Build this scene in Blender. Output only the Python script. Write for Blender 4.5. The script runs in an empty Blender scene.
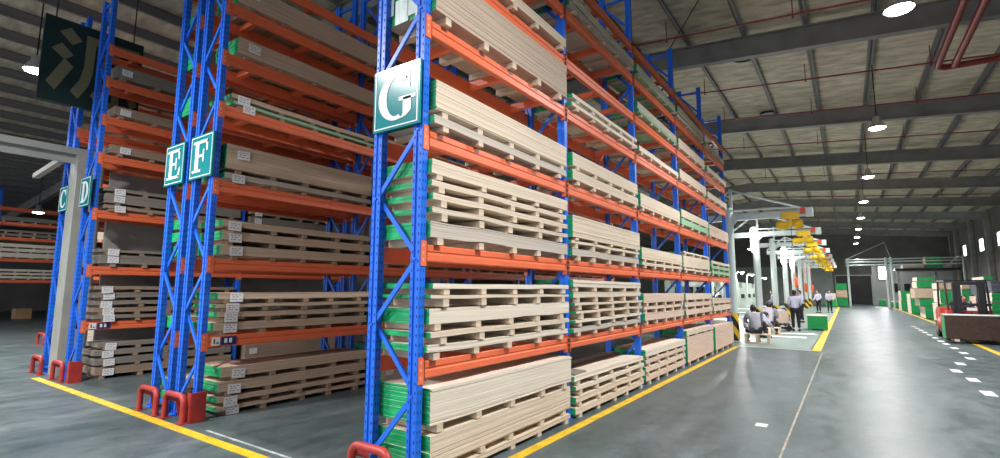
import bpy, math, random
from mathutils import Vector, Matrix
random.seed(11)
scene = bpy.context.scene
COL = scene.collection

# ---------------------------------------------------------------- camera, world, exposure
cam_d = bpy.data.cameras.new('camera'); cam = bpy.data.objects.new('camera', cam_d); COL.objects.link(cam)
cam_d.sensor_width = 36; cam_d.lens = 17.896; cam_d.clip_end = 300; cam_d.clip_start = .05
cr = Vector((0.8219072, 0.569608, 0.0039162)); cu = Vector((0.0658493, -0.1018408, 0.9926189)); cf = Vector((-0.5658025, 0.8155827, 0.121212))
cam.matrix_world = Matrix(((cr.x, cu.x, -cf.x, 0), (cr.y, cu.y, -cf.y, 0), (cr.z, cu.z, -cf.z, 1.5504), (0, 0, 0, 1)))
scene.camera = cam
world = bpy.data.worlds.new('world'); scene.world = world; world.use_nodes = True
world.node_tree.nodes['Background'].inputs[0].default_value = (.80, .88, 1, 1)
world.node_tree.nodes['Background'].inputs[1].default_value = 1.15
vs = scene.view_settings
vs.view_transform = 'Standard'; vs.look = 'None'; vs.gamma = 1; vs.use_curve_mapping = False; vs.exposure = 0.60
LAMP_W = 345

# ---------------------------------------------------------------- materials
def mat(name, col, rough=.6, metal=0, var=.0, scale=(3, 3, 3), bump=0, bscale=40, spec=.5, emit=0, coord='Object', trans=0):
    m = bpy.data.materials.new(name); m.use_nodes = True
    nt = m.node_tree; b = nt.nodes['Principled BSDF']
    b.inputs['Base Color'].default_value = (*col, 1); b.inputs['Roughness'].default_value = rough
    b.inputs['Metallic'].default_value = metal; b.inputs['Specular IOR Level'].default_value = spec
    if trans: b.inputs['Transmission Weight'].default_value = trans
    if emit:
        b.inputs['Emission Color'].default_value = (*col, 1); b.inputs['Emission Strength'].default_value = emit
    if var or bump:
        tc = nt.nodes.new('ShaderNodeTexCoord'); mp = nt.nodes.new('ShaderNodeMapping')
        mp.inputs['Scale'].default_value = scale; nt.links.new(tc.outputs[coord], mp.inputs[0])
    if var:
        n = nt.nodes.new('ShaderNodeTexNoise'); n.inputs['Scale'].default_value = 1; n.inputs['Detail'].default_value = 5
        nt.links.new(mp.outputs[0], n.inputs['Vector'])
        r = nt.nodes.new('ShaderNodeMapRange'); r.inputs[1].default_value = .3; r.inputs[2].default_value = .7
        r.inputs[3].default_value = 1 - var; r.inputs[4].default_value = 1 + var * .6
        nt.links.new(n.outputs[0], r.inputs[0])
        mx = nt.nodes.new('ShaderNodeMix'); mx.data_type = 'RGBA'; mx.blend_type = 'MULTIPLY'; mx.inputs[0].default_value = 1
        mx.inputs[6].default_value = (*col, 1); nt.links.new(r.outputs[0], mx.inputs[7]); nt.links.new(mx.outputs[2], b.inputs['Base Color'])
    if bump:
        n2 = nt.nodes.new('ShaderNodeTexNoise'); n2.inputs['Scale'].default_value = bscale; nt.links.new(tc.outputs[coord], n2.inputs['Vector'])
        bp = nt.nodes.new('ShaderNodeBump'); bp.inputs['Strength'].default_value = bump; bp.inputs['Distance'].default_value = .01
        nt.links.new(n2.outputs[0], bp.inputs['Height']); nt.links.new(bp.outputs[0], b.inputs['Normal'])
    return m

WS = (6, 1.2, 70)
M = {}
M['blue'] = mat('blue_paint', (.018, .165, .82), .38, var=.10, scale=(3, 3, 2))
M['orange'] = mat('orange_paint', (.84, .175, .072), .42, var=.10, scale=(3, 2, 3))
M['hole'] = mat('dark_hole', (.006, .03, .17), .8)
M['slot'] = mat('pale_slot', (.75, .45, .36), .7)
M['cream'] = mat('cream_veneer', (.71, .60, .47), .75, var=.14, scale=WS)
M['pale'] = mat('pale_veneer', (.77, .69, .57), .75, var=.12, scale=WS)
M['grey'] = mat('grey_veneer', (.56, .50, .43), .8, var=.15, scale=WS)
M['pink'] = mat('pinkish_veneer', (.69, .53, .43), .8, var=.15, scale=WS)
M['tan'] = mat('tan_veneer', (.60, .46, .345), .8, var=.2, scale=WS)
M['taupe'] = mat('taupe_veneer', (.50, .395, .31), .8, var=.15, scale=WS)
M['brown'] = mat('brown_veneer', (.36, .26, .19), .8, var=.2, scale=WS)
M['greybrown'] = mat('grey_brown_veneer', (.27, .235, .20), .85, var=.2, scale=WS)  # dark grey-brown board colour
M['greenish'] = mat('green_tinted_board', (.33, .56, .36), .75, var=.2, scale=WS)
M['green'] = mat('green_edge_paint', (.006, .42, .14), .5, var=.35, scale=(7, 7, 50))
M['batten'] = mat('pine_batten', (.64, .52, .39), .8, var=.2, scale=(5, 3, 20))
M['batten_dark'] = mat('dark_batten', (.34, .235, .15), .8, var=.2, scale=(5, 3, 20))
M['paper'] = mat('white_paper', (.82, .82, .83), .6)
M['ink'] = mat('grey_ink', (.14, .14, .17), .7)
M['film'] = mat('white_wrap', (.72, .82, .78), .3, var=.25, scale=(20, 20, 4))
M['red'] = mat('red_guard_paint', (.40, .035, .030), .45, var=.25, scale=(8, 8, 8))
M['teal'] = mat('teal_sign', (.004, .24, .26), .2)
M['white'] = mat('white_sign_paint', (.85, .86, .86), .3)
M['dgreen'] = mat('dark_green_board', (.006, .030, .025), .6, var=.2)
M['beige'] = mat('beige_letter', (.20, .18, .10), .7)
M['concrete'] = mat('concrete', (.33, .335, .30), .85, var=.15, scale=(2, 2, 2), bump=.15)
M['steel'] = mat('grey_girder', (.23, .225, .21), .6, var=.2, scale=(2, 2, 2))
M['purlin'] = mat('purlin_steel', (.17, .17, .175), .6)
M['roof'] = mat('roof_insulation', (.55, .49, .38), .9, var=.38, scale=(1.8, 4.5, 1), bump=.4, bscale=6)
M['redpipe'] = mat('red_pipe', (.24, .022, .024), .45, var=.15)
M['crane'] = mat('pale_grey_paint', (.56, .64, .62), .4, var=.08)
M['yellow'] = mat('yellow_paint', (.80, .52, .01), .4, var=.12)
M['fyellow'] = mat('yellow_floor_paint', (.74, .48, .02), .45, var=.28, scale=(6, 6, 6))
M['fwhite'] = mat('white_floor_paint', (.72, .76, .76), .45, var=.2, scale=(9, 9, 9))
M['worn'] = mat('worn_white_paint', (.42, .43, .42), .6, var=.45, scale=(8, 8, 8))
M['seam'] = mat('pale_seam', (.33, .30, .24), .7, var=.4, scale=(9, 9, 9))
M['lamp'] = mat('lamp_lens', (1, .97, .95), .3, emit=24)
M['tube'] = mat('lamp_tube', (1, .96, 1), .3, emit=15)
M['window'] = mat('window_daylight', (.80, 1, .95), .3, emit=5)
M['alu'] = mat('lamp_shade', (.55, .55, .56), .35, metal=.7)
M['black'] = mat('black_steel', (.015, .015, .018), .45)
M['wall'] = mat('pale_wall', (.55, .58, .56), .8, var=.1, scale=(.6, .6, .6))
M['wallR'] = mat('dark_wall', (.17, .16, .15), .9, var=.2, scale=(.7, .7, .7))
M['wallF'] = mat('grey_green_wall', (.36, .41, .375), .85, var=.15, scale=(.6, .6, .6))
M['machine'] = mat('machine_grey_green', (.44, .52, .46), .45, var=.1)
M['box'] = mat('carton', (.42, .27, .14), .85, var=.1)
M['bgreen'] = mat('bright_green', (.004, .32, .085), .55, var=.15, scale=(4, 4, 14))
M['filmply'] = mat('brown_film_face', (.052, .026, .018), .6, var=.3, scale=(14, 14, 14))
M['forkred'] = mat('forklift_red', (.62, .06, .035), .35)
M['rubber'] = mat('rubber', (.012, .012, .013), .8)
M['skin'] = mat('skin', (.56, .33, .22), .55)
M['hair'] = mat('black_hair', (.014, .011, .010), .5)
M['lilac'] = mat('lilac_cloth', (.52, .52, .66), .85, var=.12, scale=(9, 9, 9))
M['greycloth'] = mat('grey_cloth', (.36, .36, .42), .85, var=.12, scale=(9, 9, 9))
M['trouser'] = mat('black_cloth', (.02, .02, .028), .85)
M['scarf'] = mat('pink_cloth', (.72, .33, .38), .85)
M['orangered'] = mat('orange_red_cloth', (.85, .13, .05), .7)
M['bluegrey'] = mat('slate_boards', (.11, .12, .16), .8, var=.15, scale=WS)
M['sheet'] = mat('white_sheet', (.82, .84, .86), .6)

def hazard():
    m = bpy.data.materials.new('hazard_stripes'); m.use_nodes = True; nt = m.node_tree; b = nt.nodes['Principled BSDF']
    tc = nt.nodes.new('ShaderNodeTexCoord'); w = nt.nodes.new('ShaderNodeTexWave'); w.bands_direction = 'DIAGONAL'
    w.inputs['Scale'].default_value = 1.25; nt.links.new(tc.outputs['Object'], w.inputs['Vector'])
    r = nt.nodes.new('ShaderNodeValToRGB'); r.color_ramp.interpolation = 'CONSTANT'
    r.color_ramp.elements[0].color = (.015, .015, .015, 1); r.color_ramp.elements[1].color = (.78, .50, .02, 1); r.color_ramp.elements[1].position = .5
    nt.links.new(w.outputs['Fac'], r.inputs[0]); nt.links.new(r.outputs[0], b.inputs['Base Color']); b.inputs['Roughness'].default_value = .5
    return m
M['hazard'] = hazard()

def floor_mat():
    m = bpy.data.materials.new('painted_concrete_floor'); m.use_nodes = True; nt = m.node_tree; b = nt.nodes['Principled BSDF']
    tc = nt.nodes.new('ShaderNodeTexCoord')
    def noise(sc, det, rough=.55):
        mp = nt.nodes.new('ShaderNodeMapping'); mp.inputs['Scale'].default_value = sc; nt.links.new(tc.outputs['Object'], mp.inputs[0])
        n = nt.nodes.new('ShaderNodeTexNoise'); n.inputs['Scale'].default_value = 1; n.inputs['Detail'].default_value = det
        n.inputs['Roughness'].default_value = rough; nt.links.new(mp.outputs[0], n.inputs['Vector']); return n
    n1 = noise((.8, .45, 1), 6, .65); n2 = noise((3.2, 1.7, 1), 8, .72); n3 = noise((14, 9, 1), 8, .75)
    r = nt.nodes.new('ShaderNodeValToRGB'); r.color_ramp.elements[0].position = .34; r.color_ramp.elements[1].position = .68
    r.color_ramp.elements[0].color = (.060, .090, .090, 1); r.color_ramp.elements[1].color = (.112, .138, .145, 1)
    nt.links.new(n1.outputs[0], r.inputs[0])
    r2 = nt.nodes.new('ShaderNodeMapRange'); r2.inputs[1].default_value = .32; r2.inputs[2].default_value = .72; r2.inputs[3].default_value = .66; r2.inputs[4].default_value = 1.36
    nt.links.new(n2.outputs[0], r2.inputs[0])
    mx = nt.nodes.new('ShaderNodeMix'); mx.data_type = 'RGBA'; mx.blend_type = 'MULTIPLY'; mx.inputs[0].default_value = 1
    nt.links.new(r.outputs[0], mx.inputs[6]); nt.links.new(r2.outputs[0], mx.inputs[7])
    # pale scuffs
    r3 = nt.nodes.new('ShaderNodeMapRange'); r3.inputs[1].default_value = .54; r3.inputs[2].default_value = .74; r3.inputs[3].default_value = 0; r3.inputs[4].default_value = .5
    nt.links.new(n3.outputs[0], r3.inputs[0])
    mx2 = nt.nodes.new('ShaderNodeMix'); mx2.data_type = 'RGBA'; nt.links.new(r3.outputs[0], mx2.inputs[0])
    nt.links.new(mx.outputs[2], mx2.inputs[6]); mx2.inputs[7].default_value = (.23, .24, .24, 1)
    nt.links.new(mx2.outputs[2], b.inputs['Base Color'])
    r4 = nt.nodes.new('ShaderNodeMapRange'); r4.inputs[1].default_value = .3; r4.inputs[2].default_value = .7; r4.inputs[3].default_value = .29; r4.inputs[4].default_value = .46
    nt.links.new(n2.outputs[0], r4.inputs[0]); nt.links.new(r4.outputs[0], b.inputs['Roughness']); b.inputs['Specular IOR Level'].default_value = .15
    bp = nt.nodes.new('ShaderNodeBump'); bp.inputs['Strength'].default_value = .05; bp.inputs['Distance'].default_value = .01
    nt.links.new(n2.outputs[0], bp.inputs['Height']); nt.links.new(bp.outputs[0], b.inputs['Normal'])
    return m
M['floor'] = floor_mat()
M['floor2'] = mat('pale_green_floor', (.19, .26, .235), .45, var=.22, scale=(3, 3, 3))

# ---------------------------------------------------------------- mesh helpers
class MB:
    def __init__(s): s.v = []; s.f = []; s.m = []; s.sm = []
    def add(s, vs_, fs_, mi=0, smooth=False):
        o = len(s.v); s.v += [tuple(p) for p in vs_]
        for f in fs_: s.f.append([i + o for i in f]); s.m.append(mi); s.sm.append(smooth)
    def box(s, x0, x1, y0, y1, z0, z1, mi=0):
        v = [(x, y, z) for z in (z0, z1) for y in (y0, y1) for x in (x0, x1)]
        s.add(v, [(0, 2, 3, 1), (4, 5, 7, 6), (0, 1, 5, 4), (2, 6, 7, 3), (0, 4, 6, 2), (1, 3, 7, 5)], mi)
    def bar(s, p, q, w, h, mi=0, up=(0, 0, 1)):
        p, q = Vector(p), Vector(q); d = (q - p).normalized(); u = Vector(up)
        if abs(d.dot(u)) > .98: u = Vector((0, 1, 0))
        a = d.cross(u).normalized() * (w / 2); b = a.cross(d).normalized() * (h / 2)
        v = [c + i * a + j * b for c in (p, q) for i, j in ((-1, -1), (1, -1), (1, 1), (-1, 1))]
        s.add(v, [(0, 1, 2, 3), (7, 6, 5, 4), (0, 4, 5, 1), (1, 5, 6, 2), (2, 6, 7, 3), (3, 7, 4, 0)], mi)
    def tube(s, pts, r, n=10, mi=0, cap=True):
        pts = [Vector(p) for p in pts]; rs = r if isinstance(r, (list, tuple)) else [r] * len(pts)
        rings = []; ref = None
        for i, p in enumerate(pts):
            d = (pts[min(i + 1, len(pts) - 1)] - pts[max(i - 1, 0)]).normalized()
            if ref is None: ref = Vector((0, 0, 1)) if abs(d.z) < .9 else Vector((1, 0, 0))
            a = d.cross(ref).normalized(); b = a.cross(d).normalized(); ref = b
            rings.append([p + rs[i] * (math.cos(t) * a + math.sin(t) * b) for t in [2 * math.pi * k / n for k in range(n)]])
        v = [q for rg in rings for q in rg]; f = []
        for i in range(len(pts) - 1):
            for k in range(n): f.append((i * n + k, i * n + (k + 1) % n, (i + 1) * n + (k + 1) % n, (i + 1) * n + k))
        s.add(v, f, mi, True)
        if cap:
            s.add(rings[0], [tuple(range(n))], mi); s.add(rings[-1], [tuple(reversed(range(n)))], mi)
    def prism(s, poly, fn, t, mi=0):
        # poly: 2D outline; fn(a, b, c) -> 3D; extruded from c=0 to c=t
        n = len(poly); v = [fn(a, b, 0) for a, b in poly] + [fn(a, b, t) for a, b in poly]
        s.add(v, [tuple(range(n)), tuple(range(2 * n - 1, n - 1, -1))] + [(i, i + n, (i + 1) % n + n, (i + 1) % n) for i in range(n)], mi)
    def sphere(s, c, r, n=12, mi=0):
        rx, ry, rz = r if isinstance(r, (tuple, list)) else (r, r, r); v = []; f = []; h = n // 2
        for i in range(h + 1):
            for k in range(n):
                t = math.pi * i / h; p = 2 * math.pi * k / n
                v.append((c[0] + rx * math.sin(t) * math.cos(p), c[1] + ry * math.sin(t) * math.sin(p), c[2] + rz * math.cos(t)))
        for i in range(h):
            for k in range(n): f.append((i * n + k, (i + 1) * n + k, (i + 1) * n + (k + 1) % n, i * n + (k + 1) % n))
        s.add(v, f, mi, True)
    def mesh(s, name, mats):
        me = bpy.data.meshes.new(name); me.from_pydata(s.v, [], s.f)
        for k in (mats if isinstance(mats, (list, tuple)) else [mats]): me.materials.append(M[k])
        me.polygons.foreach_set('material_index', s.m); me.polygons.foreach_set('use_smooth', s.sm); me.update()
        return me
    def build(s, name, mats, parent=None, loc=(0, 0, 0)):
        return put(name, s.mesh(name, mats), parent, loc)

def put(name, me, parent=None, loc=(0, 0, 0)):
    o = bpy.data.objects.new(name, me); COL.objects.link(o); o.location = loc
    if parent: o.parent = parent
    return o
def tag(o, label, cat, group=None, kind=None):
    o['label'] = label; o['category'] = cat
    if group: o['group'] = group
    if kind: o['kind'] = kind
    return o
def thing(name, label, cat, loc=(0, 0, 0), rz=0, group=None):
    o = bpy.data.objects.new(name, None); COL.objects.link(o); o.location = loc; o.rotation_euler = (0, 0, rz); o.empty_display_size = .1
    return tag(o, label, cat, group)
def copy_tree(o, parent=None):
    c = o.copy(); COL.objects.link(c); c.parent = parent
    for ch in list(o.children): copy_tree(ch, c)
    return c
def struct(name, mb, m, label=None):
    o = mb.build(name, m); o['kind'] = 'structure'
    if label: o['label'] = label
    return o

# ---------------------------------------------------------------- the hall
XW0, XW1, YW0, YW1 = -46.0, 9.2, -14.0, 70.0
def roof_z(x): return 8.95 - .085 * abs(x + 5)
b = MB(); b.box(XW0, XW1, YW0, YW1, -.2, 0); struct('floor', b, 'floor')
b = MB()
for x0, x1 in ((XW0, -5), (-5, XW1)):
    z0, z1 = roof_z(x0), roof_z(x1)
    b.add([(x0, YW0, z0), (x1, YW0, z1), (x1, YW1, z1), (x0, YW1, z0), (x0, YW0, z0 + .12), (x1, YW0, z1 + .12), (x1, YW1, z1 + .12), (x0, YW1, z0 + .12)],
          [(0, 1, 2, 3), (7, 6, 5, 4), (0, 4, 5, 1), (1, 5, 6, 2), (2, 6, 7, 3), (3, 7, 4, 0)])
struct('ceiling', b, 'roof')
def wall_with_holes(name, m, axis, pos, t, a0, a1, z1, holes):
    b = MB(); xs = sorted({a0, a1, *[h[0] for h in holes], *[h[1] for h in holes]})
    for i in range(len(xs) - 1):
        u0, u1 = xs[i], xs[i + 1]; zz = [(0, z1)]
        for h in holes:
            if h[0] <= u0 + 1e-6 and h[1] >= u1 - 1e-6: zz = [(0, h[2]), (h[3], z1)] if h[2] > 0 else [(h[3], z1)]
        for z0_, z1_ in zz:
            if axis == 'y': b.box(u0, u1, pos, pos + t, z0_, z1_)
            else: b.box(pos, pos + t, u0, u1, z0_, z1_)
    return struct(name, b, m)
b = MB(); b.box(XW0, XW1, YW1 + .3, YW1 + .5, 0, 8.3); struct('wall_behind', b, 'wallR')
b = MB(); b.box(XW0, -1.3, YW1, YW1 + .25, 0, 4.5); struct('wall_far_left', b, 'wallF')
b = MB(); b.box(XW0, XW1, YW1 + .02, YW1 + .3, 4.5, 8.3); struct('wall_upper', b, 'wallR')
wall_with_holes('wall_back', 'wall', 'y', YW1, .25, 2.4, XW1, 4.5, []) if 0 else wall_with_holes('wall_back', 'wall', 'y', YW1, .25, 2.4, XW1, 4.5, [(4.25, 4.7, 1.35, 2.45), (5.1, 5.75, 1.4, 2.42)])
wall_with_holes('wall_far', 'wallR', 'y', YW1, .25, -1.3, 2.4, 4.5, [(-1, 2.3, 0, 3.3)])
WINS = [(61.4, 62.9), (54.3, 55.9), (48.4, 49.9)]
wall_with_holes('wall_right', 'wallR', 'x', XW1, .25, YW0, YW1, 8.0, [(y0, y1, 4.75, 5.85) for y0, y1 in WINS])
b = MB(); b.box(XW0 - .25, XW0, YW0, YW1, 0, 6); struct('wall_left', b, 'wallR')
for i, (y0, y1) in enumerate(WINS):
    b = MB()
    for a in ((y0, y0 + .07, 4.75, 5.85), (y1 - .07, y1, 4.75, 5.85), (y0, y1, 4.75, 4.82), (y0, y1, 5.78, 5.85)): b.box(XW1 - .03, XW1 + .12, *a)
    w = struct('window_%d' % (i + 1), b, 'alu')
    b = MB(); b.box(XW1 + .05, XW1 + .07, y0 + .05, y1 - .05, 4.77, 5.82); g = b.build('pane', 'window', w)
for i, (x0, x1, z0, z1) in enumerate([(4.25, 4.7, 1.35, 2.45), (5.1, 5.75, 1.4, 2.42)]):
    b = MB()
    for a in ((x0, x0 + .05, z0, z1), (x1 - .05, x1, z0, z1), (x0, x1, z0, z0 + .05), (x0, x1, z1 - .05, z1)): b.box(a[0], a[1], YW1 - .03, YW1 + .2, a[2], a[3])
    w = struct('window_%d' % (i + 4), b, 'alu'); b = MB(); b.box(x0, x1, YW1 + .1, YW1 + .12, z0, z1); b.build('pane', 'black', w)
b = MB()
for a in ((-1.08, -1, 0, 3.38), (2.3, 2.38, 0, 3.38), (-1.08, 2.38, 3.3, 3.38)): b.box(a[0], a[1], YW1 - .05, YW1 + .05, a[2], a[3])
d = struct('door_1', b, 'crane')
b = MB()
for k in range(2): b.box(-1 + 1.65 * k, .63 + 1.65 * k, YW1 + .12, YW1 + .18, 0, 3.3)
b.build('door_leaf', 'black', d)
# girders, purlins
for k in range(-3, 8):
    y = 14.5 + 7.4 * k
    if y < YW0 or y > YW1 - 1: continue
    b = MB()
    for x0, x1 in ((XW0, -5), (-5, XW1)):
        za, zb = roof_z(x0) - .2, roof_z(x1) - .2
        for (dy, t, h) in ((-.11, .22, .03), (-.012, .024, 0), (-.11, .22, -1)):
            if h == .03: zt, zl = 0, -.03
            elif h == 0: zt, zl = 0, -.6
            else: zt, zl = -.57, -.6
            v = [(x0, y + dy, za + zl), (x1, y + dy, zb + zl), (x1, y + dy + t, zb + zl), (x0, y + dy + t, za + zl), (x0, y + dy, za + zt), (x1, y + dy, zb + zt), (x1, y + dy + t, zb + zt), (x0, y + dy + t, za + zt)]
            b.add(v, [(0, 3, 2, 1), (4, 5, 6, 7), (0, 1, 5, 4), (1, 2, 6, 5), (2, 3, 7, 6), (3, 0, 4, 7)])
    o = b.build('roof_girder', 'steel'); o['kind'] = 'structure'
b_x = [-4.8 + 1.45 * i for i in range(11)] + [-4.8 - 1.2 * i for i in range(1, 34)]
for x in b_x:
    z = roof_z(x); b = MB(); hp = .2 if x > -5 else .26
    b.box(x - .008, x + .008, YW0, YW1, z - hp, z); b.box(x - .008, x + .07, YW0, YW1, z - hp, z - hp + .015); b.box(x - .07, x + .008, YW0, YW1, z - .015, z)
    o = b.build('roof_purlin', 'purlin'); o['kind'] = 'structure'
# side columns on the right
for y in (64.6, 57.6, 51.6, 44.1, 36.7, 29.3, 21.9, 14.5):
    b = MB(); b.box(XW1 - .35, XW1 - .02, y - .2, y + .2, 0, 7.5); o = b.build('column', 'steel'); o['kind'] = 'structure'
# middle column and runway beam between rows C and D, partition behind row D
b = MB(); b.box(-11.95, -11.53, 2.93, 3.33, 0, 4.02); o = b.build('column', 'concrete'); o['kind'] = 'structure'
b = MB(); b.box(-11.86, -11.62, -8, 3.3, 4.02, 4.14); b.box(-11.76, -11.72, -8, 3.3, 3.86, 4.02)
o = b.build('runway_beam', 'concrete'); o['kind'] = 'structure'
b = MB(); b.bar((-12.27, 2.9, 4.04), (-14.1, 2.9, 3.92), .10, .10); o = b.build('beam_brace', 'concrete'); o['kind'] = 'structure'
b = MB(); b.box(-11.46, -11.40, 3.4, 13.5, 0, 3.75)
for y in (5.2, 7.4, 9.6): b.box(-11.40, -11.385, y, y + .03, 0, 3.75)
struct('wall_partition', b, 'concrete')
# floor markings (structure)
def strip(name, m, x0, x1, y0, y1, z=.004, label=None):
    b = MB(); b.box(x0, x1, y0, y1, 0, z); o = b.build(name, m); o['kind'] = 'structure'; return o
strip('yellow_floor_line', 'fyellow', -2.69, -2.58, 2.55, 15.5)
strip('yellow_floor_line', 'fyellow', -11.66, -2.58, 2.64, 2.75)
strip('white_floor_line', 'worn', -5.9, -4.2, 2.835, 2.862)
strip('work_area_floor', 'floor2', -14, -.9, 15.62, 60, .003)
strip('white_floor_line', 'fwhite', -2.65, -.7, 15.56, 15.62)
strip('yellow_floor_line', 'fyellow', -.86, -.66, 15.5, 64, .006)
strip('yellow_floor_line', 'fyellow', 2.95, 3.1, 16.5, 21.5)
strip('yellow_floor_line', 'fyellow', 3.4, 3.52, 32, 68)
strip('floor_joint', 'seam', -.63, -.61, -2, 15.55, .0015)
for (x, y) in ((1.62, 10.72), (1.67, 12.2), (1.6, 13.35), (1.85, 14.7), (2.2, 16.0), (2.27, 17.3), (2.27, 18.65), (2.26, 19.95), (2.26, 21.0), (2.27, 22.3), (2.27, 23.7), (2.27, 25), (2.27, 26.3), (2.27, 27.7), (2.27, 29)):
    o = strip('white_floor_dash', 'fwhite', x - .02, x + .13, y - .22, y + .22)
strip('floor_patch', 'fwhite', -.98, -.86, 6.6, 6.75)

# ---------------------------------------------------------------- lamps
def disc_mesh(b, c, r, n, mi, flip=False):
    v = [(c[0] + r * math.cos(2 * math.pi * k / n), c[1] + r * math.sin(2 * math.pi * k / n), c[2]) for k in range(n)]
    b.add(v, [tuple(range(n)) if not flip else tuple(reversed(range(n)))], mi)
def build_lamp():
    t = thing('high_bay_lamp', 'lit', 'lamp')
    b = MB(); n = 20; prof = [(.04, .36), (.09, .34), (.10, .22), (.13, .18), (.215, .03), (.225, 0), (.21, .005), (.12, .17)]
    v = [(r * math.cos(2 * math.pi * k / n), r * math.sin(2 * math.pi * k / n), z) for r, z in prof for k in range(n)]
    b.add(v, [(i * n + k, i * n + (k + 1) % n, (i + 1) * n + (k + 1) % n, (i + 1) * n + k) for i in range(len(prof) - 1) for k in range(n)], 0, True)
    disc_mesh(b, (0, 0, .36), .04, n, 0); b.build('lamp_shade', 'alu', t)
    b = MB(); n = 20
    prof = [(.208, .02), (.18, -.02), (.11, -.042), (.02, -.05)]
    v = [(r * math.cos(2 * math.pi * k / n), r * math.sin(2 * math.pi * k / n), z) for r, z in prof for k in range(n)]
    b.add(v, [((i + 1) * n + k, (i + 1) * n + (k + 1) % n, i * n + (k + 1) % n, i * n + k) for i in range(len(prof) - 1) for k in range(n)] + [tuple(3 * n + k for k in range(n))], 0, True)
    b.build('lens', 'lamp', t)
    return t
lamp0 = build_lamp(); first = [True]
AREA = bpy.data.lights.new('lamp_light', 'AREA'); AREA.shape = 'DISK'; AREA.size = .38; AREA.energy = LAMP_W; AREA.color = (1, .98, .965); AREA.spread = math.radians(160)
def lamp(x, y, z, label, light=True):
    t = lamp0 if first[0] else copy_tree(lamp0); first[0] = False
    t.location = (x, y, z); t['label'] = label; t['group'] = 'high bay lamps under the roof'
    h = roof_z(x) - z - .2
    b = MB(); b.tube([(0, 0, .36), (0, 0, h + .2)], .014, 6); b.build('hanging_rod', 'black', t)
    if not light: return
    l = bpy.data.objects.new('lamp_light', AREA); COL.objects.link(l); l.location = (x, y, z - .07)
LL = ['nearest', 'second nearest', 'third nearest', 'fourth nearest', 'fifth nearest', 'sixth nearest', 'seventh nearest', 'eighth nearest', 'farthest']
for i, y in enumerate((10.37, 17.9, 25.6, 32.7, 39.9, 47.1, 54.3, 61.5)):
    lamp(1.04, y, 6.3, '%s lit high bay lamp of the row above the main aisle' % LL[i])
lamp(1.04, 3.0, 6.3, 'lit high bay lamp above the main aisle beside the photographer')
for q, y in (('nearer', 40), ('farther', 54)): lamp(-7.6, y, 5.6, '%s added fill lamp over the press machines' % q)  # added lamps that brighten the far work area
lamp(-14.4, 2.75, 6.3, 'lit high bay lamp at left beside the dark hanging board')
lamp(-30.0, 6.4, 4.95, 'lit low lamp at far left in front of the distant rack', False)
lamp(-14.4, -3.6, 6.3, 'added unseen fill lamp over the cross aisle before rack C')  # added out of view to brighten the floor at left
lamp(-21.0, .5, 6.3, 'added unseen fill lamp over the open floor at far left')  # second added lamp outside the frame, also for the left floor
lamp(-4.6, -3.2, 6.3, 'added unseen fill lamp over the cross aisle before rack G')  # unseen lamp put in to light the ends of racks F and G
lamp(-7.35, -.95, 6.3, 'lit high bay lamp above the cross aisle facing signs E and F')

# ---------------------------------------------------------------- racks
LV = [.905, 1.8525, 2.837, 3.836, 4.533, 5.236, 5.836]
BAY = 2.6; Y0 = 2.995; TOP = 6.9
def post_mesh(holes, side):
    # side: +1 = aisle on +x. channel profile, open groove on the outer end face
    b = MB(); w, d = .05, .035
    prof = [(-w, -d), (-.018, -d), (-.014, -d + .012), (.014, -d + .012), (.018, -d), (w, -d), (w, d), (.03, d), (.03, d - .02), (-.03, d - .02), (-.03, d), (-w, d)]
    b.prism(prof, lambda a, c, t: (a, c, t), TOP, 0)
    if holes:
        z = .12
        while z < TOP - .05:
            for x in (-.034, .034): b.add([(x - .006, -d - .0012, z), (x + .006, -d - .0012, z), (x + .005, -d - .0012, z + .024), (x - .005, -d - .0012, z + .024)], [(0, 1, 2, 3)], 1)
            for y in (-.015, .015):
                b.add([(w + .0012, y - .005, z), (w + .0012, y + .005, z), (w + .0012, y + .004, z + .024), (w + .0012, y - .004, z + .024)], [(0, 1, 2, 3)], 1)
            z += .075
    return b.mesh('post', ['blue', 'hole'])
PM = post_mesh(True, 1); PM2 = post_mesh(False, 1)
def plate():
    b = MB(); b.box(-.075, .075, -.07, .07, 0, .012)
    for x in (-.06, .06): b.tube([(x, -.05, .012), (x, -.05, .04)], .01, 6)
    return b.mesh('foot_plate', 'blue')
FP = plate()
def beam_mesh():
    b = MB(); L = BAY - .1
    # stepped profile (x outward, z)
    prof = [(-.025, -.07), (.022, -.07), (.028, -.062), (.028, -.012), (.020, -.004), (.020, .008), (.028, .016), (.028, .062), (.022, .07), (-.025, .07)]
    b.prism(prof, lambda a, c, t: (a, t, c), L, 0)
    return b.mesh('beam', 'orange')
BM = beam_mesh()
def conn_mesh():
    b = MB(); b.box(.003, .010, -.024, .05, -.11, .10); b.box(-.045, .010, .040, .048, -.11, .10)
    for z in (-.07, -.01, .05): b.box(.010, .0112, -.006, .008, z, z + .022, 1)
    return b.mesh('connector', ['orange', 'slot'])
CM = conn_mesh()
XB = {}
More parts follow.
